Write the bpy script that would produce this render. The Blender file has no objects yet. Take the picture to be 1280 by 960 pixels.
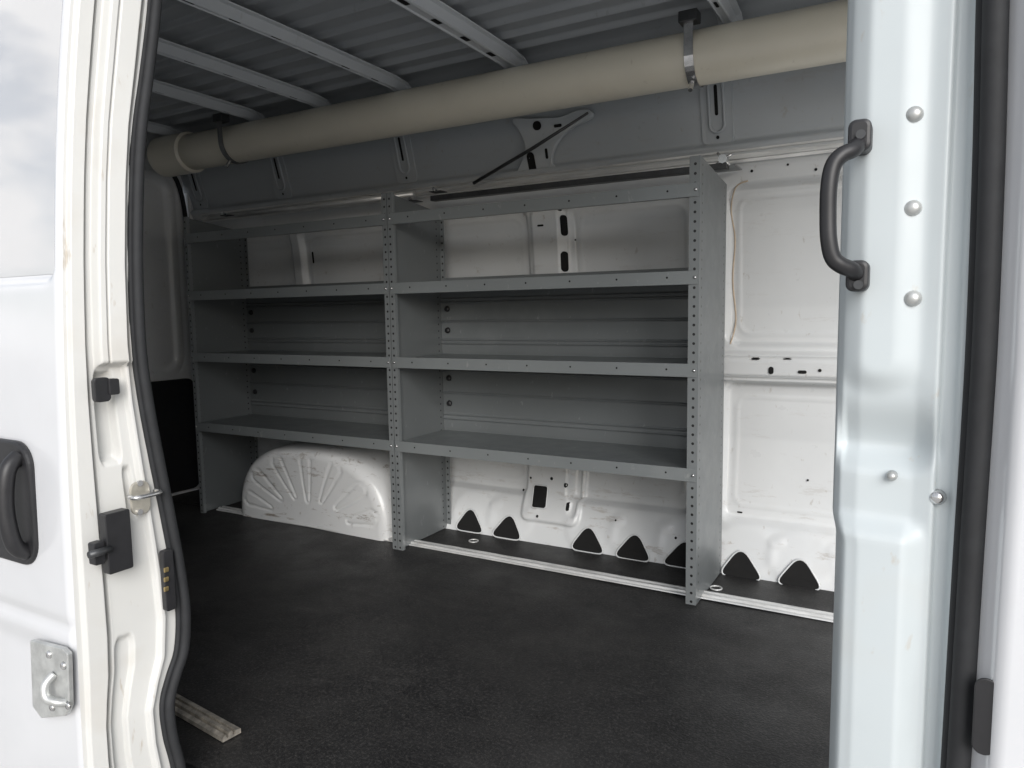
import bpy, math, random
import numpy as np
from mathutils import Vector, Matrix
random.seed(4); np.random.seed(4)
S=bpy.context.scene
COL=S.collection
# ---------------------------------------------------------------- camera calibration (metres, van floor z=0, camera 1 m above it)
F_=900.0;PI_=math.radians(5.8);RO=math.radians(0.9);TH=math.radians(29.5)
R=Vector((math.cos(TH),math.sin(TH),0))
FW=Vector((-math.sin(TH)*math.cos(PI_),math.cos(TH)*math.cos(PI_),-math.sin(PI_)))
UP=R.cross(FW).normalized()
CX=R*math.cos(RO)-UP*math.sin(RO); CY=R*math.sin(RO)+UP*math.cos(RO)
EYE=Vector((0,0,1))
cam=bpy.data.cameras.new("camera"); camo=bpy.data.objects.new("camera",cam); COL.objects.link(camo)
M=Matrix((CX,CY,-FW)).transposed().to_4x4(); M.translation=EYE; camo.matrix_world=M
cam.sensor_width=36; cam.lens=F_/1280*36; cam.clip_start=0.02; cam.clip_end=2000
S.camera=camo
def ray(u,v): return CX*((u-640)/F_)+CY*((480-v)/F_)+FW
def onY(u,v,y):
    d=ray(u,v); p=EYE+d*(y/d.y); return p
def onX(u,v,x):
    d=ray(u,v); return EYE+d*(x/d.x)
def onZ(u,v,z):
    d=ray(u,v); return EYE+d*((z-1)/d.z)
# ---------------------------------------------------------------- materials
def newmat(n):
    m=bpy.data.materials.new(n); m.use_nodes=True
    nt=m.node_tree; b=nt.nodes["Principled BSDF"]; return m,nt,b
def ramp(nt,fac,p0,c0,p1,c1):
    r=nt.nodes.new("ShaderNodeValToRGB"); e=r.color_ramp.elements
    e[0].position=p0;e[0].color=(*c0,1);e[1].position=p1;e[1].color=(*c1,1)
    nt.links.new(fac,r.inputs[0]); return r
def mixc(nt,fac,a,b,mode='MIX'):
    m=nt.nodes.new("ShaderNodeMix"); m.data_type='RGBA'; m.blend_type=mode
    for s,v in ((0,fac),(6,a),(7,b)):
        if isinstance(v,bpy.types.NodeSocket): nt.links.new(v,m.inputs[s])
        else: m.inputs[s].default_value = v if s==0 else (*v,1)
    return m.outputs[2]
def math_(nt,op,a,b=None,c=None):
    m=nt.nodes.new("ShaderNodeMath"); m.operation=op
    for i,v in enumerate((a,b,c)):
        if v is None: continue
        if isinstance(v,bpy.types.NodeSocket): nt.links.new(v,m.inputs[i])
        else: m.inputs[i].default_value=v
    return m.outputs[0]
def noise(nt,scale,detail=3,stretch=(1,1,1),rough=0.6):
    g=nt.nodes.new("ShaderNodeNewGeometry"); mp=nt.nodes.new("ShaderNodeMapping"); mp.inputs["Scale"].default_value=stretch
    nt.links.new(g.outputs["Position"],mp.inputs["Vector"])
    n=nt.nodes.new("ShaderNodeTexNoise"); n.inputs["Scale"].default_value=scale; n.inputs["Detail"].default_value=detail; n.inputs["Roughness"].default_value=rough
    nt.links.new(mp.outputs[0],n.inputs["Vector"]); return n.outputs["Fac"]
def paint(name,col,rough=0.35,dirt=(0.35,0.28,0.2),dirtamt=0.5,coat=0.3,low=0.0,metal=0.0,dth=0.62,upper=None,streak=False,lowk=2.0):
    m,nt,b=newmat(name); L=nt.links.new
    n1=noise(nt,2.5,4)
    f=ramp(nt,n1,dth,(0,0,0),dth+0.16,(1,1,1)).outputs[0]
    f2=ramp(nt,noise(nt,38,4,(1,1,0.25) if streak else (1,1,0.5)),0.65,(0,0,0),0.73,(1,1,1)).outputs[0]
    fac=math_(nt,'MULTIPLY',math_(nt,'ADD',math_(nt,'MULTIPLY',f,0.5),f2),dirtamt)
    v=ramp(nt,n1,0.35,tuple(c*0.93 for c in col),0.65,col).outputs[0]
    if low or upper:
        g=nt.nodes.new("ShaderNodeNewGeometry"); sx=nt.nodes.new("ShaderNodeSeparateXYZ"); L(g.outputs["Position"],sx.inputs[0])
    if low:
        lo=math_(nt,'MAXIMUM',0.22,math_(nt,'SUBTRACT',1.0,math_(nt,'MULTIPLY',sx.outputs[2],lowk)))
        sc=ramp(nt,noise(nt,11,7,(0.45,1,2.2),0.78),0.57,(0,0,0),0.64,(1,1,1)).outputs[0]
        fac=math_(nt,'ADD',fac,math_(nt,'MULTIPLY',math_(nt,'MULTIPLY',sc,lo),low))
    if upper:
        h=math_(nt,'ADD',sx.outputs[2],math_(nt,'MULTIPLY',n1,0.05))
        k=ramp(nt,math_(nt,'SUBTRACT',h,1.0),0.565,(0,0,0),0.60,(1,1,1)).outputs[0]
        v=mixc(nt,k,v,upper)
    L(mixc(nt,math_(nt,'MINIMUM',fac,0.9),v,dirt),b.inputs["Base Color"])
    r=nt.nodes.new("ShaderNodeMapRange"); L(noise(nt,14,3),r.inputs[0]); r.inputs[3].default_value=rough*0.72; r.inputs[4].default_value=rough*1.35
    L(r.outputs[0],b.inputs["Roughness"]); b.inputs["Coat Weight"].default_value=coat; b.inputs["Coat Roughness"].default_value=0.1
    b.inputs["Metallic"].default_value=metal
    return m,nt,b
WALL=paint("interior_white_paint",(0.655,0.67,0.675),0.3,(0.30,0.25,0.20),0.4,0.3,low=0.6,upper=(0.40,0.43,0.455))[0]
BRK=paint("bracket_grey_paint",(0.50,0.53,0.55),0.4,(0.25,0.24,0.22),0.35,0.1)[0]
ARCHM=paint("scuffed_white_paint",(0.74,0.75,0.75),0.3,(0.25,0.21,0.17),0.5,0.3,low=0.9,lowk=0.8)[0]
DOORW=paint("rear_door_white_paint",(0.80,0.81,0.82),0.3,(0.36,0.30,0.23),0.25,0.3,low=0.3)[0]
ROOFM=paint("roof_primer_paint",(0.44,0.465,0.49),0.42,(0.24,0.24,0.24),0.35,0.0)[0]
BOWM=paint("roof_bow_paint",(0.66,0.69,0.72),0.35,(0.35,0.33,0.30),0.3,0.15)[0]
BODY=paint("exterior_white_paint",(0.63,0.64,0.66),0.12,(0.45,0.43,0.40),0.06,1.0)[0]
_g=paint("glossy_white_window_film",(0.55,0.552,0.56),0.04,(0.50,0.50,0.50),0.04,1.0); GLOSS=_g[0]; _g[2].inputs["Coat IOR"].default_value=2.1; _g[2].inputs["Coat Roughness"].default_value=0.02
JAMB=paint("jamb_offwhite_paint",(0.61,0.61,0.59),0.36,(0.32,0.24,0.15),0.6,0.35,streak=True,dth=0.56)[0]
PILL=paint("pillar_paint",(0.52,0.565,0.58),0.5,(0.40,0.30,0.19),0.35,0.08)[0]
def perforated(name,axis,off,pitch,rad,base=(0.170,0.183,0.187)):
    m,nt,b=paint(name,base,0.36,(0.34,0.35,0.35),0.35,0.08,metal=0.2)
    L=nt.links.new
    tc=nt.nodes.new("ShaderNodeTexCoord"); sp=nt.nodes.new("ShaderNodeSeparateXYZ"); L(tc.outputs["Object"],sp.inputs[0])
    a=sp.outputs[axis]
    if off: a=math_(nt,'SUBTRACT',math_(nt,'ABSOLUTE',a),off)
    zz=math_(nt,'SUBTRACT',math_(nt,'FLOORED_MODULO',sp.outputs[2],pitch),pitch/2)
    d=math_(nt,'SQRT',math_(nt,'ADD',math_(nt,'MULTIPLY',a,a),math_(nt,'MULTIPLY',zz,zz)))
    h=math_(nt,'LESS_THAN',d,rad)
    old=b.inputs["Base Color"].links[0].from_socket
    L(mixc(nt,h,old,(0.01,0.01,0.01)),b.inputs["Base Color"])
    return m
STEEL=paint("grey_shelf_steel",(0.172,0.186,0.190),0.34,(0.36,0.37,0.37),0.4,0.12,metal=0.2,dth=0.60)[0]
LIP=paint("grey_shelf_lip_steel",(0.225,0.242,0.245),0.32,(0.40,0.41,0.40),0.4,0.12,metal=0.2,dth=0.60)[0]
UPR=perforated("grey_perforated_upright",0,0.0,0.030,0.0046,(0.215,0.23,0.234))
ENDP=perforated("grey_perforated_panel",1,0.150,0.030,0.0040)
def simple(name,c,rough,metal=0.0,coat=0.0,nz=0.15,scale=30,stretch=(1,1,1)):
    m,nt,b=newmat(name)
    v=ramp(nt,noise(nt,scale,4,stretch),0.35,tuple(x*(1-nz) for x in c),0.65,tuple(min(1,x*(1+nz)) for x in c)).outputs[0]
    nt.links.new(v,b.inputs["Base Color"]); b.inputs["Roughness"].default_value=rough; b.inputs["Metallic"].default_value=metal; b.inputs["Coat Weight"].default_value=coat
    return m
ALU=simple("brushed_aluminium",(0.72,0.72,0.71),0.34,0.5,nz=0.14,scale=60,stretch=(0.15,1,1))
OLDALU=simple("tarnished_aluminium",(0.50,0.46,0.40),0.42,0.6,nz=0.35,scale=35)
CHROME=simple("zinc_plated_steel",(0.65,0.65,0.65),0.22,0.9)
ZN=simple("dull_zinc",(0.55,0.56,0.55),0.42,0.6)
BLACKP=simple("black_plastic",(0.018,0.018,0.02),0.45)
RUB=simple("black_rubber",(0.016,0.017,0.019),0.75)
DARK=simple("dark_cavity",(0.004,0.004,0.004),0.9)
BRASS=simple("brass_contact",(0.5,0.38,0.18),0.35,0.9)
SEALR=simple("brown_sealant",(0.5,0.40,0.30),0.6)
PVC=paint("beige_pvc",(0.87,0.82,0.69),0.32,(0.5,0.43,0.33),0.3,0.2)[0]
DGREY=simple("dark_grey_steel",(0.06,0.062,0.065),0.4,0.4)
def matmat():
    m,nt,b=newmat("black_rubber_mat"); L=nt.links.new
    a=ramp(nt,noise(nt,1.9,9,rough=0.76),0.36,(0.007,0.007,0.008),0.68,(0.030,0.029,0.028)).outputs[0]
    s=ramp(nt,noise(nt,120,3,(1,1,1),0.9),0.50,(0,0,0),0.66,(1,1,1)).outputs[0]
    sc=ramp(nt,noise(nt,5,8,(0.6,1.8,1),0.84),0.54,(0,0,0),0.66,(1,1,1)).outputs[0]
    k=math_(nt,'ADD',math_(nt,'MULTIPLY',s,0.42),math_(nt,'MULTIPLY',sc,0.16))
    L(mixc(nt,k,a,(0.105,0.10,0.095)),b.inputs["Base Color"])
    r=nt.nodes.new("ShaderNodeMapRange"); L(noise(nt,2.6,7),r.inputs[0]); r.inputs[1].default_value=0.38; r.inputs[2].default_value=0.62; r.inputs[3].default_value=0.42; r.inputs[4].default_value=0.68
    L(r.outputs[0],b.inputs["Roughness"])
    bp=nt.nodes.new("ShaderNodeBump"); bp.inputs["Strength"].default_value=0.6; bp.inputs["Distance"].default_value=0.0025
    L(noise(nt,170,3),bp.inputs["Height"])
    L(bp.outputs[0],b.inputs["Normal"])
    return m
MAT=matmat()
# ---------------------------------------------------------------- object helpers
WORLD={}
def thing(name,loc,label,cat,group=None):
    e=bpy.data.objects.new(name,None); e.location=loc; e.empty_display_size=0.1; COL.objects.link(e)
    e["label"]=label; e["category"]=cat
    if group: e["group"]=group
    WORLD[e.name]=Vector(loc)
    return e
def mk(name,verts,faces,mat,parent=None,smooth=False,origin=None,bevel=0,label=None):
    o_=Vector(origin) if origin is not None else Vector((0,0,0))
    me=bpy.data.meshes.new(name); me.from_pydata([tuple(Vector(v)-o_) for v in verts],[],faces); me.update()
    if smooth: me.polygons.foreach_set("use_smooth",[True]*len(me.polygons))
    me.materials.append(mat)
    o=bpy.data.objects.new(name,me); COL.objects.link(o); o.location=o_
    if parent is not None:
        o.parent=parent
        o.matrix_parent_inverse=Matrix.Translation(-WORLD[parent.name])
    WORLD[o.name]=o_.copy()
    if bevel:
        md=o.modifiers.new("bevel",'BEVEL'); md.width=bevel; md.segments=2; md.limit_method='ANGLE'; md.angle_limit=math.radians(40)
    if label: o["label"]=label
    return o
class MB:
    """collects geometry for one mesh"""
    def __init__(s): s.v=[]; s.f=[]
    def add(s,v,f):
        n=len(s.v); s.v+= [tuple(x) for x in v]; s.f+=[tuple(i+n for i in q) for q in f]; return s
    def box(s,x0,x1,y0,y1,z0,z1):
        v=[(x0,y0,z0),(x1,y0,z0),(x1,y1,z0),(x0,y1,z0),(x0,y0,z1),(x1,y0,z1),(x1,y1,z1),(x0,y1,z1)]
        return s.add(v,[(0,3,2,1),(4,5,6,7),(0,1,5,4),(1,2,6,5),(2,3,7,6),(3,0,4,7)])
    def prism(s,pts,off):
        n=len(pts); off=Vector(off); a=[Vector(p) for p in pts]; b=[p+off for p in a]
        return s.add(a+b,[tuple(range(n-1,-1,-1)),tuple(range(n,2*n))]+[(i,(i+1)%n,(i+1)%n+n,i+n) for i in range(n)])
    def sweep(s,path,r,seg=12,closed=False):
        P=[Vector(p) for p in path]; n=len(P); rings=[]
        up=None
        for i in range(n):
            if closed: t=(P[(i+1)%n]-P[i-1]).normalized()
            else: t=(P[min(i+1,n-1)]-P[max(i-1,0)]).normalized()
            if up is None: up=t.orthogonal().normalized()
            up=(up-t*up.dot(t)).normalized(); b=t.cross(up)
            rr=r[i] if isinstance(r,(list,tuple)) else r
            rings.append([P[i]+(up*math.cos(2*math.pi*k/seg)+b*math.sin(2*math.pi*k/seg))*rr for k in range(seg)])
        v=[p for q in rings for p in q]; f=[]
        m=n if closed else n-1
        for i in range(m):
            for k in range(seg):
                a=i*seg+k;b2=i*seg+(k+1)%seg;c=((i+1)%n)*seg+(k+1)%seg;d=((i+1)%n)*seg+k
                f.append((a,b2,c,d))
        if not closed: f+= [tuple(range(seg-1,-1,-1)),tuple(range((n-1)*seg,n*seg))]
        return s.add(v,f)
    def make(s,name,mat,parent=None,**k): return mk(name,s.v,s.f,mat,parent,**k)
def rrect(w,h,r,n=5):
    out=[]
    for cx,cy,a0 in ((w/2-r,h/2-r,0),(-w/2+r,h/2-r,90),(-w/2+r,-h/2+r,180),(w/2-r,-h/2+r,270)):
        for i in range(n+1):
            a=math.radians(a0+90*i/n); out.append((cx+r*math.cos(a),cy+r*math.sin(a)))
    return out
def frame(c,ax,ay,pts): return [Vector(c)+Vector(ax)*a+Vector(ay)*b for a,b in pts]
def smooth_path(pts,n=8):
    P=[Vector(p) for p in pts]; out=[]
    for i in range(len(P)-1):
        p0=P[max(i-1,0)];p1=P[i];p2=P[i+1];p3=P[min(i+2,len(P)-1)]
        for k in range(n):
            t=k/n
            out.append(0.5*((2*p1)+(p2-p0)*t+(2*p0-5*p1+4*p2-p3)*t*t+(3*p1-p0-3*p2+p3)*t**3))
    out.append(P[-1]); return out
def grid(name,X,Y,Z,mat,parent,flip=False,**k):
    r,c=X.shape; v=np.stack([X.ravel(),Y.ravel(),Z.ravel()],1)
    i=np.arange(r-1)[:,None]*c+np.arange(c-1)[None,:]
    q=np.stack([i,i+1,i+1+c,i+c],-1).reshape(-1,4)
    if flip: q=q[:,::-1]
    return mk(name,[Vector(a) for a in v.tolist()],q.tolist(),mat,parent,smooth=True,**k)
def sst(x,a,b):
    t=np.clip((x-a)/(b-a),0,1); return t*t*(3-2*t)
def sdrr(x,z,cx,cz,hx,hz,r):
    qx=np.abs(x-cx)-hx+r; qz=np.abs(z-cz)-hz+r
    return np.hypot(np.maximum(qx,0),np.maximum(qz,0))+np.minimum(np.maximum(qx,qz),0)-r
def inside(d,w=0.012): return 1-sst(d,-w/2,w/2)
# ================================================================= VAN
van=thing("cargo_van",(-1.5,1.8,-0.55),"white high roof cargo van with its side door slid open","van")
WZ=[-0.05,0.0,0.2,0.5,1.0,1.35,1.5,1.6,1.95,2.05]; WY=[2.70,2.715,2.79,2.83,2.84,2.81,2.775,2.72,2.62,2.58]
def wy(z): return np.interp(z,WZ,WY)
COLS=[(-3.6,0.05),(-2.86,0.035),(-2.07,0.05),(-1.385,0.10),(-0.70,0.06),(0.35,0.05)]
TRX=[]
def relief(x,z):
    x=np.asarray(x,float); z=np.asarray(z,float)
    pan=np.zeros_like(x+z)
    edges=[(-3.95,COLS[0][0]-COLS[0][1])]+[(COLS[i][0]+COLS[i][1],COLS[i+1][0]-COLS[i+1][1]) for i in range(len(COLS)-1)]+[(0.40,0.9)]
    for a,b in edges:
        for z0,z1,r in ((0.86,1.44,0.05),(0.19,0.715,0.04)):
            pan=np.maximum(pan,inside(sdrr(x,z,(a+b)/2,(z0+z1)/2,(b-a)/2,(z1-z0)/2,r)))
    upper=sst(z,1.575,1.60)
    h=0.035*(1-np.maximum(pan,upper))
    h+=0.040*inside(np.abs(z-0.785)-0.045,0.008)
    h+=0.030*inside(np.abs(z-0.728)-0.006,0.006)
    h-=0.014*inside(np.abs(z-0.812)-0.002,0.005)
    d=sdrr(x,z,-1.385,1.22,0.075,0.2,0.03); h+=0.012*inside(d,0.012)
    d=sdrr(x,z,-1.30,1.25,0.028,0.17,0.028); h-=0.012*inside(d,0.01)
    d=sdrr(x,z,-1.36,0.24,0.135,0.15,0.03); h+=0.022*inside(d,0.010)
    d=sdrr(x,z,-1.255,0.24,0.018,0.11,0.018); h-=0.016*inside(d,0.010)
    for a,b in edges:
        d=np.abs(sdrr(x,z,(a+b)/2,1.15,(b-a)/2-0.04,0.25,0.04)); h+=0.004*inside(d-0.004,0.006)
        d=np.abs(sdrr(x,z,(a+b)/2,0.45,(b-a)/2-0.04,0.21,0.04)); h+=0.003*inside(d-0.004,0.006)
    for tx in TRX:
        r=np.hypot((x-tx)/0.115,(z-0.09)/0.095)
        h+=0.005*inside((r-1)*0.09,0.030)
        r=np.hypot((x-tx-0.115)/0.028,(z-0.135)/0.020); h+=0.005*inside((r-1)*0.02,0.018)
    return h
def surf(x,z): return float(wy(z)-relief(x,z))
def onwall(u,v):
    y=2.76
    for _ in range(8):
        p=onY(u,v,y); y=surf(p.x,p.z)
    return onY(u,v,y)
TR=((590,650),(636,658),(737,674),(793,683),(854,692),(928,705),(1000,716))
tp=[onwall(u,v) for u,v in TR]; TRX=[p.x for p in tp]+[tp[-1].x+0.22,tp[-1].x+0.44]
xs=np.arange(-3.62,0.80,0.0085); zs=np.arange(-0.03,2.04,0.0080)
X,Z=np.meshgrid(xs,zs); Yw=wy(Z)-relief(X,Z)
Yw+=0.0012*np.sin(X*9+Z*5)*np.sin(Z*13-X*2)
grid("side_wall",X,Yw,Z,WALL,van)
def wallhole(pts,name="wall_opening",rim=0.004,mat=DARK,off=0.004):
    pts=[Vector((p[0],surf(p[0],p[1])-off,p[1])) for p in pts]
    c=sum(pts,Vector())/len(pts)
    b=MB(); b.add([c]+pts,[(0,i+1,(i+1)%len(pts)+1) for i in range(len(pts))])
    o=b.make(name,mat,van)
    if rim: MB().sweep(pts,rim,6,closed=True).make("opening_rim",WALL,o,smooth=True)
def tri(cx,cz,w,h,r=0.03,sk=0.0):
    out=[]
    V=[(sk,h*0.55),(-w/2,-h*0.45),(w/2,-h*0.45)]
    V=[Vector((a,b)) for a,b in V]
    for i in range(3):
        p=V[i];a=(V[i-1]-p).normalized();b=(V[(i+1)%3]-p).normalized()
        rr=r*(1.9 if i==0 else 1.5)
        for t in np.linspace(0,1,7):
            q=(p+a*rr)*(1-t)**2+p*2*t*(1-t)+(p+b*rr)*t*t
            out.append((cx+q.x,cz+q.y))
    return out
for i,p in enumerate(tp):
    T=tri(p.x,p.z+0.006,0.172,0.118,sk=(-.01,.006,-.006,.004,.012,-.008,0)[i])
    wallhole(T,rim=0.0032,off=0.009)
def wr(u,v,w,h,r,**k):
    p=onwall(u,v); wallhole([(p.x+a,p.z+b) for a,b in rrect(w,h,min(r,w/2.01,h/2.01),4)],name="wall_slot",**k)
wr(676,620,0.07,0.095,0.012,rim=0.003,off=0.006)
for u,v,w,h in ((706,282,.028,.085),(706,327,.028,.085),(676,282,.03,.008),(712,632,.014,.035),(712,604,.014,.02),(392,322,.012,.06),(964,463,.018,.028),(945,448,.03,.008),(1003,465,.03,.012),(1025,463,.012,.012),(985,448,.03,.006),
    (690,598,.014,.014),(655,612,.01,.01),(1020,212,.010,.010),(940,214,.010,.010),(985,206,.008,.008),(925,640,.02,.006),(1010,600,.008,.008),(664,597,.01,.01),(672,645,.012,.012),
    (700,262,.012,.012),(720,300,.008,.008),(845,672,.01,.01),(770,650,.008,.008)):
    wr(u,v,w,h,0.02,rim=0)
MB().sweep(smooth_path([onwall(u,v)+Vector((0,-.001,0)) for u,v in ((935,226),(920,234),(914,262),(919,300),(916,350),(920,400),(913,430))],5),0.003,6).make("sealant_bead",SEALR,van,smooth=True)
# pressed brackets on the upper wall
UW=paint("upper_bracket_paint",(0.43,0.46,0.485),0.4,(0.25,0.24,0.22),0.35,0.1)[0]
for cx in (-3.50,-2.86,-2.07,-0.66,0.10):
    sl_=(2.62-2.72)/0.35; zc_=1.735
    def q(pts,off): return [Vector((cx+a,float(wy(zc_+b))-off,zc_+b)) for a,b in pts]
    o=MB().prism(q(rrect(0.115,0.285,0.022),0.008),(0,0.010,0)).make("wall_bracket",UW,van,bevel=0.002)
    MB().sweep(q(rrect(0.052,0.21,0.0255),0.010),0.0055,8,closed=True).make("bracket_bead",UW,o,smooth=True)
    for b_,w_,h_ in ((0.120,.012,.012),(-0.122,.012,.012),(0.0,.012,.10)):
        pp=q([(a,b_+b2) for a,b2 in rrect(w_,h_,.0059)],0.0092); MB().add(pp,[tuple(range(len(pp)))]).make("bracket_hole",DARK,o)
def up(u,v,off):
    y=2.62
    for _ in range(6): p=onY(u,v,y); y=float(wy(p.z))-off
    return onY(u,v,y)
bp_=[(640,224),(650,206),(656,184),(650,166),(640,152),(646,147),(662,148),(684,147),(700,146),(722,137),(738,138),(738,147),(716,158),(702,170),(692,186),(690,204),(702,216)]
BP=smooth_path([up(u,v,0.030) for u,v in bp_]+[up(640,224,0.030)],3)[:-1]
bk=MB().prism(BP,(0,0.022,0)).make("wall_brace",BRK,van,bevel=0.003)
for cu,cv,w,h in ((664,204,.035,.085),(671,157,.038,.034),(683,192,.012,.04),(697,157,.035,.012)):
    c=up(cu,cv,0.034); q_=[Vector((c.x+a,float(wy(c.z+b))-0.033,c.z+b)) for a,b in rrect(w,h,min(w,h)*0.49)]
    MB().add(q_,[tuple(range(len(q_)))]).make("brace_opening",DARK,bk)
b=MB().box(-3.95,0.8,0.9,2.8,-0.05,-0.006); b.make("floor_pan",DGREY,van)
# roof
ys=np.arange(0.9,2.70,0.004); xr=np.array([-3.95,-3,-2,-1,0,0.8]); Xr,Yr=np.meshgrid(xr,ys)
ph=(Yr%0.112)/0.112
bead=0.020*(sst(ph,0.0,0.07)-sst(ph,0.20,0.27))
Zr=1.985+0.02*np.cos((Yr-1.8)*1.4)-bead-0.12*sst(Yr,2.50,2.70)**2-0.12*sst(-Yr,-1.05,-0.9)**2
grid("roof_panel",Xr,Yr,Zr,ROOFM,van,flip=True)
def bow(x,w,zb=1.915,t=0.040):
    b=MB(); prof=[(-w/2-0.020,t),(-w/2-0.018,t-0.004),(-w/2-0.002,t-0.006),(-w/2+0.004,0.003),(-w*0.30,0.0),(-w*0.24,0.005),(w*0.24,0.005),(w*0.30,0.0),(w/2-0.004,0.003),(w/2+0.002,t-0.006),(w/2+0.018,t-0.004),(w/2+0.020,t)]
    ys_=np.linspace(0.93,2.66,24); n=len(prof); v=[];f=[]
    for y in ys_:
        sag=-0.10*float(sst(np.array(y),2.45,2.66))**1.5
        for a,c in prof: v.append((x+a,y,zb+c+sag+0.012*math.cos((y-1.8)*1.4)))
    for i in range(len(ys_)-1):
        for k in range(n-1):
            f.append((i*n+k,i*n+k+1,(i+1)*n+k+1,(i+1)*n+k))
    b.add(v,f); return b.make("roof_bow",BOWM,van)
BX=[-3.4,-2.80,-2.38,-1.93,-1.39,-0.58,0.25]
for x,w in zip(BX,[.032,.028,.032,.032,.062,.04,.04]):
    o=bow(x,w)
    for y in np.arange(1.15,2.4,0.17):
        h=MB(); h.add(frame((x,y,1.9187+0.012*math.cos((y-1.8)*1.4)),(1,0,0),(0,1,0),rrect(0.020 if w>.05 else 0.010,0.045,0.0049)),[tuple(range(24))]) ; h.make("bow_hole",DARK,o)
# rear door
RX=-3.62
rd=MB().box(RX-0.06,RX-0.02,0.93,2.66,-0.03,2.0).make("rear_door",DOORW,van)
yy=np.linspace(1.85,2.68,90); zz=np.linspace(0.0,1.98,160); Yd,Zd=np.meshgrid(yy,zz)
d=sdrr(Yd,Zd,2.27,1.22,0.31,0.52,0.09); Xd=RX-0.005+0.02*(1-inside(d,0.03))-0.006*inside(np.abs(d-0.05)-0.005,0.01)
grid("door_inner_skin",Xd,Yd,Zd,DOORW,rd)
MB().prism(frame((RX+0.016,2.31,0.335),(0,1,0),(0,0,1),rrect(0.70,0.63,0.04)),(0.02,0,0)).make("door_trim_panel",BLACKP,rd,bevel=0.004)
MB().prism(frame((RX-0.02,2.755,1.0),(0,1,0),(0,0,1),rrect(0.12,2.0,0.03)),(0.06,0,0)).make("rear_pillar",DOORW,van,bevel=0.01)
MB().sweep(smooth_path([(RX+.03,2.67,0.03),(RX+.03,2.685,0.6),(RX+.03,2.685,1.2),(RX+.03,2.65,1.70),(RX+.03,2.48,1.88)]),0.012,8).make("rear_door_seal",RUB,van,smooth=True)
# wheel arch
def arch():
    cx=-2.47; na=140
    A=np.linspace(0,math.pi,na)
    rows=[]
    HX,HZ,E=0.495,0.385,2.6
    depth=[(1.04,2.84),(1.0,2.62),(0.998,2.52),(0.988,2.46),(0.965,2.425),(0.93,2.405),(0.89,2.397)]+[(s,2.395) for s in np.linspace(0.86,0.0,60)]
    fing=[(math.radians(a0),s0,0.80) for a0,s0 in ((18,.52),(40,.44),(64,.38),(90,.34),(116,.38),(140,.44),(162,.52))]
    for s,y in depth:
        r=[]
        for a in A:
            ca,sa=math.cos(a),math.sin(a)
            k=(abs(ca)**E+abs(sa)**E)**(-1/E)
            px=HX*k*ca*s; pz=HZ*k*sa*s
            yq=y
            if s<0.93:
                dd=1.0
                for aa,s0,s1 in fing:
                    kk=(abs(math.cos(aa))**E+abs(math.sin(aa))**E)**(-1/E)
                    L0=Vector((math.cos(aa)*s0*HX*kk,math.sin(aa)*s0*HZ*kk)); L1=Vector((math.cos(aa)*s1*HX*kk,math.sin(aa)*s1*HZ*kk))
                    P=Vector((px,pz)); ab=L1-L0; t=max(0,min(1,(P-L0).dot(ab)/ab.length_squared)); dist=(P-L0-ab*t).length
                    wd=0.012+0.022*t
                    dd=min(dd,abs(dist-wd))
                yq=y+0.0065*(1-float(sst(np.array(dd),0.001,0.007)))
                yq+=0.012*max(0,0.9-s)
            r.append(Vector((cx+px,yq,pz)))
        rows.append(r)
    v=[p for r in rows for p in r]; f=[]
    for i in range(len(rows)-1):
        for k in range(na-1): f.append((i*na+k,i*na+k+1,(i+1)*na+k+1,(i+1)*na+k))
    return mk("wheel_arch",v,f,ARCHM,van,smooth=True)
arch()
# ---------------- near side: body side and header
MB().box(-3.70,-1.50,0.90,0.95,-0.35,2.0).make("side_panel",DOORW,van)
MB().box(-1.50,0.8,0.90,0.98,1.80,2.02).make("door_header",DOORW,van,bevel=0.01)
# sliding door outer skin (slid back along the body)
EDGE=[(96,-120),(88,0),(80,150),(75,300),(77,430),(80,540),(92,750),(103,960),(112,1150)]
EP=[onX(u,v,-1.35) for u,v in EDGE]
ez=[p.z for p in EP][::-1]; ey=[p.y for p in EP][::-1]
cf=np.polyfit(ez,ey,3)
def sky_(z): return np.polyval(cf,z)
sd=thing("sliding_door",(-1.9,0.78,-0.35),"white sliding side door slid back with black handle","door")
wz=onY(70,347,0.74).z
xs2=np.linspace(-2.7,-1.352,170); zs2=np.linspace(-0.3,1.95,230); Xs,Zs=np.meshgrid(xs2,zs2)
dw=sdrr(Xs,Zs,-1.965,wz+0.36,0.585,0.36,0.02)
Ys=sky_(Zs)+0.012*inside(dw,0.02)+0.010*sst(Xs,-1.366,-1.352)+0.006*inside(np.abs(Zs-0.42)-0.01,0.03)+0.006*sst(0.40-Zs,0,0.05)
grid("door_outer_skin",Xs,Ys,Zs,BODY,sd)
Xs,Zs=np.meshgrid(np.linspace(-2.54,-1.386,40),np.linspace(wz+0.008,wz+0.71,60))
grid("side_window",Xs,sky_(Zs)+0.0095,Zs,GLOSS,sd)
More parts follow.
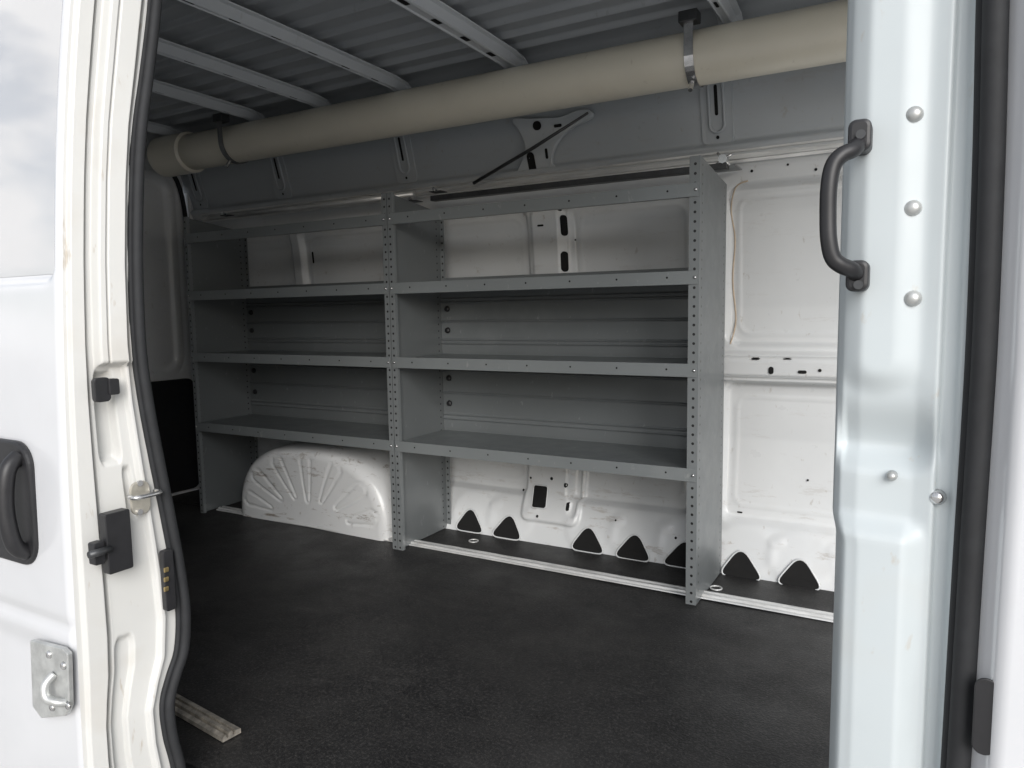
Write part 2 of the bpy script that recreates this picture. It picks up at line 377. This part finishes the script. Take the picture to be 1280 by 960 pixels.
# door edge / jamb face
SEAL=[(198,-120),(190,0),(180,90),(171,160),(167,230),(166,330),(170,430),(179,500),(192,570),(206,640),(219,710),(226,765),(224,812),(214,845),(206,880),(210,920),(221,965),(231,1050)]
SP=[onX(u,v,-1.31) for u,v in SEAL]
sz=[p.z for p in SP][::-1]; sy=[p.y for p in SP][::-1]
def fy1(z): return np.interp(z,sz,sy)
zs3=np.linspace(-0.05,1.72,360); ss=np.linspace(0,1,110); Sg,Zg=np.meshgrid(ss,zs3)
Y0=sky_(Zg)+0.004; Y1=fy1(Zg)
Yj=Y0+(Y1-Y0)*Sg
Xj=-1.352+0.038*Sg
Xj+=0.010*inside(np.abs(Sg-0.16)-0.10,0.02)
Xj-=0.024*inside(np.abs(Sg-0.30)-0.014,0.014)
zl=onX(140,455,-1.33).z
up_=sst(Zg,zl-0.004,zl+0.004)
Xj+=up_*0.024*inside(np.abs(Sg-0.60)-0.20,0.03)
Xj-=up_*0.006*inside(np.abs(Sg-0.52)-0.012,0.02)
Xj+=up_*0.010*inside(np.abs(Sg-0.93)-0.05,0.02)
d=sdrr(Sg,Zg*2,0.50,(zl-0.10)*2,0.13,0.17,0.05); Xj-=(1-up_)*0.024*inside(d,0.025)
d=sdrr(Sg,Zg*2,0.44,0.45,0.09,0.30,0.05); Xj-=(1-up_)*0.012*inside(d,0.025)
d=sdrr(Sg,Zg*2,0.66,1.32,0.05,0.10,0.03); Xj-=(1-up_)*0.010*inside(d,0.02)
Xj+=(1-up_)*0.012*inside(np.abs(Sg-0.80)-0.03,0.025)
grid("door_jamb",Xj,Yj,Zg,JAMB,van)
MB().sweep(smooth_path([onX(u+6,v,-1.302) for u,v in SEAL],6),0.0100,10).make("door_seal",RUB,van,smooth=True)
MB().sweep(smooth_path([onX(u-3,v,-1.309) for u,v in SEAL],6),0.0060,8).make("door_seal",RUB,van,smooth=True)
def plate(u,v,w,h,r,mat,name,parent,t=0.008,x=-1.318,bev=0.0015):
    c=onX(u,v,x); return MB().prism(frame(c,(0,1,0),(0,0,1),rrect(w,h,r)),(t,0,0)).make(name,mat,parent,bevel=bev)
plate(124,487,0.030,0.045,0.008,BLACKP,"latch_pocket",sd,0.012)
plate(137,483,0.020,0.030,0.004,BLACKP,"latch_catch",sd,0.016)
plate(141,675,0.048,0.115,0.004,BLACKP,"guide_block",sd,0.022)
plate(117,690,0.020,0.042,0.004,BLACKP,"guide_pin_plate",sd,0.02)
c=onX(125,690,-1.29); MB().sweep([c+Vector((0,-0.02,0)),c+Vector((0,0.02,0))],0.007,12).make("guide_pin",DGREY,sd,smooth=True)
plate(174,622,0.040,0.066,0.016,simple("plated_zinc",(0.55,0.52,0.45),0.35,0.6),"striker_plate",van,0.006,-1.312)
c=onX(165,622,-1.295); MB().sweep(smooth_path([c+Vector((-.01,0,.0)),c+Vector((.012,0.004,0)),c+Vector((.012,.050,0)),c+Vector((-.01,.054,0))],4),0.0045,10).make("striker_loop",CHROME,van,smooth=True)
for dv in (-18,18):
    c=onX(174,622+dv,-1.306); MB().sweep([c,c+Vector((.004,0,0))],0.006,12).make("striker_screw",CHROME,van)
o=plate(207,724,0.022,0.125,0.006,BLACKP,"contact_plate",van,0.014,-1.305)
for k in range(3): plate(207,712+k*12,0.010,0.010,0.002,BRASS,"contact_pad",o,0.004,-1.291)
def skp(u,v,off=0.0):
    y=0.74
    for _ in range(6): p=onY(u,v,y); y=float(sky_(p.z))-off
    return onY(u,v,y)
pts=[skp(u,v,0.004) for u,v in ((44,798),(84,808),(91,815),(93,880),(88,892),(58,895),(47,880))]
br=MB().prism(pts,(0,-0.010,0)).make("roller_bracket",ZN,sd,bevel=0.002)
c=skp(74,862,0.014); MB().sweep(smooth_path([c+Vector((-.012,0,.028)),c+Vector((-.014,-.016,.014)),c+Vector((-.008,-.020,-.008)),c+Vector((.012,-.012,-.016)),c+Vector((.02,0,-.02))],5),0.008,10).make("bracket_hook",ZN,br,smooth=True)
for u,v in ((62,818),(80,832),(66,884),(86,882)):
    c=skp(u,v,0.014); MB().sweep([c,c+Vector((0,-.004,0))],[0.008,0.006],12).make("bracket_rivet",CHROME,br,smooth=True)
# black outside handle
h0=skp(46,632,0.0); hw=0.20
hc=h0+Vector((-hw/2,0,0))
hp=MB().prism(frame(hc+Vector((0,0.004,0)),(1,0,0),(0,0,1),rrect(hw,0.245,0.05,8)),(0,-0.014,0)).make("outside_handle",BLACKP,sd,bevel=0.005)
hc=h0+Vector((-0.050,0,0))
MB().sweep(smooth_path([hc+Vector((0.018,-0.008,0.095)),hc+Vector((0.022,-0.032,0.070)),hc+Vector((0.020,-0.040,0)),hc+Vector((0.022,-0.032,-0.070)),hc+Vector((0.018,-0.008,-0.095))],6),0.015,12).make("handle_grip",BLACKP,hp,smooth=True)
# ---------------- pillar by the front door
zs4=np.linspace(-0.1,1.80,380); sp=np.linspace(0,1,110); Sp,Zp=np.meshgrid(sp,zs4)
KS=np.array([0,.12,.2,.27,.34,.45,.70,.80,.84,.90,.94,1.0])
ks=np.linspace(0,1,400); kern=np.hanning(19); kern/=kern.sum()
def sm(vals):
    a=np.interp(ks,KS,vals); p=np.pad(a,9,mode='edge'); return np.convolve(p,kern,'valid')
cxs=sm([-.072,-.083,-.086,-.083,-.076,-.057,.000,.020,.024,.036,.040,.062]); cys=sm([1.08,.985,.955,.938,.926,.918,.912,.905,.916,.914,.902,.900])
PX=np.interp(Sp,ks,cxs); PY=np.interp(Sp,ks,cys)
za=onY(1090,490,0.92).z; zb=onY(1090,555,0.92).z; zc=onY(1090,650,0.92).z
sc=inside(sdrr(PX,Zp,-0.050,(za+zb)/2-0.005,0.066,(za-zb)/2+0.014,0.025),0.034)
wdt=sst(PX,-0.090,-0.070)
PY=PY+0.030*sc*wdt*(0.10+0.90*sst(-Zp,-za,-zb+0.012))
PY-=0.010*inside(sdrr(PX,Zp,-0.040,1.30,0.030,1.30-za-0.01,0.03),0.035)*wdt
PY-=0.022*sst(-Zp,-zc-0.010,-zc+0.016)*inside(PX-0.004,0.03)*wdt
PX=PX+0.005*sst(-Zp,-zc-0.004,-zc+0.03)*(1-sst(Sp,.4,.6))
grid("door_pillar",PX,PY,Zp,PILL,van)
pl=bpy.data.objects["door_pillar"]
for u,v,r in ((1143,143,.0095),(1141,260,.0095),(1141,373,.0095),(1115,595,.006),(1172,622,.009)):
    c=onY(u,v,0.908); MB().sweep([c+Vector((0,.004,0)),c+Vector((0,-.003,0)),c+Vector((0,-.006,0))],[r,r*.85,r*.35],16).make("pillar_fastener",ZN if u<1160 else CHROME,pl,smooth=True)
# grab handle
gh=thing("grab_handle",onY(1074,350,0.90),"black curved grab handle bolted to the door pillar","handle")
y=0.865
path=[onY(1078,172,.90),onY(1068,186,.875),onY(1052,194,y),onY(1041,208,y-.004),onY(1036,235,y-.006),onY(1035,270,y-.006),onY(1036,300,y-.006),onY(1041,322,y-.004),onY(1052,332,y),onY(1066,338,.875),onY(1076,350,.90)]
MB().sweep(smooth_path(path,5),0.0088,14).make("handle_bar",BLACKP,gh,smooth=True)
for u,v in ((1077,176),(1074,346)):
    c=onY(u,v,.914); m=MB().prism(frame(c,(1,0,0),(0,0,1),rrect(0.023,0.034,0.008)),(0,-0.034,0)).make("handle_mount",BLACKP,gh,bevel=0.004)
    c=onY(u-1,v+(-8 if v<200 else 10),.878); MB().sweep([c,c+Vector((0,-.002,0))],0.005,12).make("mount_screw",DGREY,m)
# black seal and front door
sl=[onY(u,v,0.885) for u,v in ((1250,-100),(1245,0),(1240,200),(1230,450),(1214,700),(1198,960),(1188,1120))]
MB().sweep(smooth_path(sl,8),0.0115,12).make("front_door_seal",RUB,van,smooth=True)
MB().sweep(smooth_path([p+Vector((-0.010,0.012,0)) for p in sl],8),0.0065,10).make("front_door_seal",RUB,van,smooth=True)
xs5=np.linspace(0,1,40); zs5=np.linspace(-0.35,1.95,120); A5,Z5=np.meshgrid(xs5,zs5)
lz=[p.z for p in sl][::-1]; lx=[p.x for p in sl][::-1]
xl=np.interp(Z5,lz,lx)+0.008
X5=xl+A5*(0.36-xl); Y5=0.885-0.035*sst(A5,0.0,0.08)+0.02*(Z5-0.8)**2
grid("front_door",X5,Y5,Z5,BODY,van)
fd=bpy.data.objects["front_door"]
c=onY(1231,895,0.862); MB().prism(frame(c,(1,0,0),(0,0,1),rrect(0.021,0.084,0.0104,8)),(0,-0.003,0)).make("door_plug",BLACKP,fd,bevel=0.001)
# ================================================================= floor coverings
fm=thing("rubber_floor_mat",(-1.5,1.7,0),"worn black rubber mat covering the van floor","floor mat")
nx,ny=160,60
Xm,Ym=np.meshgrid(np.linspace(-3.60,0.8,nx),np.linspace(0.96,2.425,ny))
Zm=0.0+0.0025*np.sin(Xm*3.1+Ym*1.7)*np.sin(Ym*4.2-Xm)
grid("mat_sheet",Xm,Ym,Zm,MAT,fm)
MB().box(-3.60,0.8,2.455,2.735,-0.005,0.0).make("mat_edge_strip",MAT,fm)
for u,v in ((592,676),(470,655),(895,735)):
    c=onZ(u,v,0.0025); MB().sweep([c+Vector((0.02*math.cos(a),0.02*math.sin(a),0)) for a in np.linspace(0,2*math.pi,16)[:-1]],0.003,6,closed=True).make("tie_down_ring",ALU,fm,smooth=True)
ft=thing("floor_track",(-1.5,2.44,0),"scuffed aluminium floor track along the shelving","metal track")
b=MB()
prof=[(2.400,0.0),(2.402,0.004),(2.412,0.005),(2.414,0.012),(2.424,0.013),(2.426,0.005),(2.436,0.005),(2.438,0.013),(2.448,0.012),(2.450,0.005),(2.460,0.004),(2.462,0.0)]
v=[(x,y,z+0.003) for x in (-3.12,0.35) for y,z in prof]; n=len(prof)
b.add(v,[(k,k+1,n+k+1,n+k) for k in range(n-1)]); b.make("track_rail",ALU,ft)
p1=onZ(228,884,0.01);p2=onZ(290,919,0.01)
ls=thing("aluminium_strip",(p1+p2)/2,"short tarnished grooved metal strip lying on the mat","metal strip")
dv=(p2-p1).normalized(); sd2=Vector((dv.y,-dv.x,0)); p1=p1-dv*0.25
b=MB()
pr=[(-.024,0),(-.024,.006),(-.010,.008),(-.009,.003),(-.003,.003),(-.002,.009),(.008,.009),(.009,.003),(.014,.003),(.015,.008),(.024,.006),(.024,0)]
b.prism([p1+sd2*a+Vector((0,0,c*1.8-0.006)) for a,c in pr],p2-p1); b.make("trim_extrusion",OLDALU,ls)
# ================================================================= shelving
def shelf_unit(x0,x1,label):
    e=thing("shelving_unit",((x0+x1)/2,2.51,0),label,"shelving",group="grey steel shelving units along the van wall")
    F=2.33;B=2.69;H=1.48;t=0.003;fl=0.024 
    for sx,s in ((x0,1),(x1,-1)):
        xa,xb=(sx+0.0015,sx+0.0045) if s>0 else (sx-0.0045,sx-0.0015)
        MB().prism([(xa,F+0.004,0.004),(xa,B,0.004),(xa,B,H-0.04),(xa,F+0.004,H)],(xb-xa,0,0)).make("end_panel",ENDP,e,origin=((xa+xb)/2,(F+B)/2,0))
        w=fl if not(x1>-1 and s<0) else 0.034
        b=MB().box(min(sx+s*0.001,sx+s*w),max(sx+s*0.001,sx+s*w),F-0.001,F+0.002,0.004,H)
        b.box(min(sx+s*w,sx+s*(w+.002)),max(sx+s*w,sx+s*(w+.002)),F-0.001,F+0.016,0.004,H)
        b.make("upright",UPR,e,origin=(sx+s*w*0.5,F,0))
        b=MB().box(min(sx+s*0.005,sx+s*0.026),max(sx+s*0.005,sx+s*0.026),B-0.003,B,0.004,H-0.04); b.make("rear_upright",UPR,e,origin=(sx+s*0.0155,B,0))
    a,c=x0+0.006,x1-0.006
    for zc,pan in ((1.375,False),(1.098,True),(0.797,True),(0.449,True)):
        lh=0.044
        b=MB().box(a,c,F-0.005,F-0.0025,zc-lh/2,zc+lh/2)
        b.box(a,c,F-0.0025,F+0.012,zc-lh/2,zc-lh/2+0.002)
        if not pan: b.box(a,c,F-0.0025,F+0.05,zc+lh/2-0.004,zc+lh/2-0.001)
        o=b.make("shelf" if pan else "top_rail",LIP,e,bevel=0.0008)
        if pan:
            b=MB().box(a,c,F-0.0024,B-0.004,zc+lh/2-0.009,zc+lh/2-0.0065)
            b.box(a,c,B-0.007,B-0.004,zc+lh/2-0.0065,zc+lh/2+0.03)
            b.make("shelf_pan",STEEL,o)
        for k in range(7):
            hx=a+0.10+k*(c-a-0.2)/6
            h=MB(); h.add(frame((hx,F-0.0056,zc+0.002),(1,0,0),(0,0,1),[(0.0035*math.cos(q),0.0035*math.sin(q)) for q in np.linspace(0,2*math.pi,11)[:-1]]),[tuple(range(10))]); h.make("lip_hole",DARK,o)
        for hx in (x0+0.014,x1-0.014):
            p=Vector((hx,F-0.005,zc)); MB().sweep([p,p+Vector((0,-.003,0)),p+Vector((0,-.005,0))],[.006,.005,.002],10).make("shelf_bolt",CHROME,o,smooth=True)
    for z0,z1 in ((0.474,0.80),(0.822,1.095)):
        zz=np.linspace(z0,z1,120); r=np.zeros_like(zz)
        for q in (0.14,0.20,0.50,0.80,0.86): r+=0.007*np.exp(-((zz-(z0+(z1-z0)*q))/0.0035)**2)
        Xb,Zb=np.meshgrid(np.array([a,c]),zz); Yb=np.repeat((B-0.010-r)[:,None],2,1)
        o=grid("back_panel",Xb,Yb,Zb,STEEL,e)
        for hx in (a+0.035,):
            for q in (0.35,0.70):
                p=Vector((hx,B-0.012,z0+(z1-z0)*q)); MB().sweep([p,p+Vector((0,-.008,0))],[.014,.011],14).make("panel_knob",BLACKP,o,smooth=True)
    return e
shelf_unit(-1.883,-0.62,"grey steel van shelving unit with three shelves beside bare wall")
shelf_unit(-3.148,-1.885,"grey steel van shelving unit with three shelves above wheel arch")
# ================================================================= wall track, bars
wt=thing("wall_track",(-1.3,2.73,1.55),"aluminium track rail screwed along the upper van wall","metal track")
b=MB(); prof=[(0,-.028),(-.008,-.028),(-.009,-.018),(-.020,-.016),(-.020,-.009),(-.009,-.007),(-.009,.007),(-.020,.009),(-.020,.016),(-.009,.018),(-.008,.028),(0,.028)]
b.prism([(-3.5,2.724+a,1.545+c) for a,c in prof],(4.1,0,0)); b.make("track_extrusion",ALU,wt)
MB().sweep([(-3.3,2.60,1.515),(-1.95,2.60,1.515)],0.014,12).make("support_tube",ALU,wt,smooth=True)
MB().box(-1.86,-0.60,2.595,2.63,1.478,1.500).make("support_channel",DGREY,wt,bevel=0.002)
c=onY(904,199,2.60)
kb=MB().sweep([c+Vector((0,-.012,0)),c+Vector((0,.012,0))],[.016,.018],8).make("mounting_knob",CHROME,wt)
for a in (0.5,2.2,3.8,5.4):
    MB().sweep([c,c+Vector((math.cos(a)*.035,0,math.sin(a)*.03))],[.006,.004],8).make("knob_arm",CHROME,kb,smooth=True)
MB().box(c.x-.05,c.x+.04,2.605,2.72,1.49,1.493).make("mounting_bracket",STEEL,wt)
for u,v in ((515,250),(545,238),(282,268)):
    c=onY(u,v,2.56); k=MB().box(c.x-.03,c.x+.03,2.55,2.60,c.z-.006,c.z-.003).make("mounting_clip",DGREY,wt)
    MB().sweep([c,c+Vector((0,-.02,0.004))],.008,6).make("clip_bolt",CHROME,k)
st=thing("gas_strut",onY(668,183,2.60),"thin black strut fixed diagonally to the upper wall","strut")
MB().sweep([onY(592,229,2.65),onY(668,184,2.60),onY(735,141,2.575)],[.007,.007,.0045],10).make("strut_rod",DGREY,st,smooth=True)
# ================================================================= conduit tube
ct=thing("conduit_carrier_tube",(-1.5,2.45,1.81),"long beige plastic pipe slung under the roof by metal straps","pipe")
TY,TZ,TR=2.45,1.816,0.086
MB().sweep([(x,TY,TZ) for x in np.linspace(-3.30,0.7,20)],TR,48).make("pipe",PVC,ct,smooth=True)
MB().sweep([(x,TY,TZ) for x in (-3.43,-3.424,-3.21,-3.202)],[TR+.008,TR+.013,TR+.013,TR-.001],48).make("pipe_coupling",PVC,ct,smooth=False)
MB().sweep([(x,TY,TZ) for x in (-3.45,-3.447,-3.43)],[TR*.6,TR*.9,TR*.95],40).make("end_cap",PVC,ct)
def strap(x,m=CHROME):
    W=0.030
    pts=[(TY-TR-.006,1.93),(TY-TR-.006,TZ+0.02)]+[(TY-math.cos(math.radians(a))*(TR+.005),TZ-math.sin(math.radians(a))*(TR+.005)) for a in range(0,181,10)]+[(TY+TR+.006,TZ+.03),(TY+TR+.006,1.93)]
    v=[];f=[]
    for (yq,zq) in pts: v+=[(x-W/2,yq,zq),(x+W/2,yq,zq)]
    for i in range(len(pts)-1): f.append((2*i,2*i+1,2*i+3,2*i+2))
    o=mk("pipe_strap",v,f,m,ct,smooth=False); md=o.modifiers.new("s",'SOLIDIFY'); md.thickness=0.003; md.offset=0
    c=Vector((x,TY-TR-.009,1.915)); MB().sweep([c,c+Vector((0,-.008,0))],.010,6).make("strap_bolt",CHROME,o)
    q=math.radians(62); c=Vector((x,TY-math.cos(q)*(TR+.01),TZ-math.sin(q)*(TR+.012))); MB().sweep([c,c+Vector((0,-.02,-.03))],.008,8).make("strap_bolt",CHROME,o)
    MB().box(x-0.03,x+0.03,TY-TR-0.02,TY-TR+0.03,1.90,1.935).make("strap_hanger",DGREY,o,bevel=0.003)
strap(onY(861,60,TY-TR).x); strap(onY(277,180,TY-TR).x,simple("dark_zinc_strap",(0.22,0.22,0.22),0.4,0.5))
# ================================================================= ground
g=mk("pavement",[(-150,-150,-.57),(150,-150,-.57),(150,150,-.57),(-150,150,-.57)],[(0,1,2,3)],simple("concrete_pavement",(0.42,0.41,0.39),0.85,nz=0.15,scale=3))
g["kind"]="structure"
# ================================================================= light
SAZ=Vector((0.55,-0.76)); EL=math.radians(26)
w=bpy.data.worlds.new("World"); S.world=w; w.use_nodes=True; nt=w.node_tree; bg=nt.nodes["Background"]
sk=nt.nodes.new("ShaderNodeTexSky"); sk.sky_type='NISHITA'; sk.sun_disc=False; sk.sun_elevation=EL; sk.sun_rotation=math.atan2(SAZ.x,SAZ.y)
sk.dust_density=2.0
tc=nt.nodes.new("ShaderNodeTexCoord"); mp=nt.nodes.new("ShaderNodeMapping"); mp.inputs["Scale"].default_value=(1,1,1.6)
nt.links.new(tc.outputs["Generated"],mp.inputs[0])
nn=nt.nodes.new("ShaderNodeTexNoise"); nn.inputs["Scale"].default_value=6.5; nn.inputs["Detail"].default_value=7; nt.links.new(mp.outputs[0],nn.inputs[0])
r=ramp(nt,nn.outputs["Fac"],0.42,(0,0,0),0.56,(1,1,1))
cl=mixc(nt,r.outputs[0],sk.outputs[0],(7.0,7.0,7.1))
nt.links.new(cl,bg.inputs[0]); bg.inputs[1].default_value=0.13
sun=bpy.data.lights.new("sun",'SUN'); sun.energy=3.3; sun.angle=math.radians(42); sun.color=(0.985,0.99,1.0)
so=bpy.data.objects.new("sun",sun); COL.objects.link(so)
dirv=Vector((SAZ.x*math.cos(EL),SAZ.y*math.cos(EL),math.sin(EL)*SAZ.length))
so.rotation_euler=dirv.to_track_quat('Z','Y').to_euler(); so.location=(2,-4,4)
S.view_settings.view_transform='Standard'; S.view_settings.look='None'; S.view_settings.exposure=0
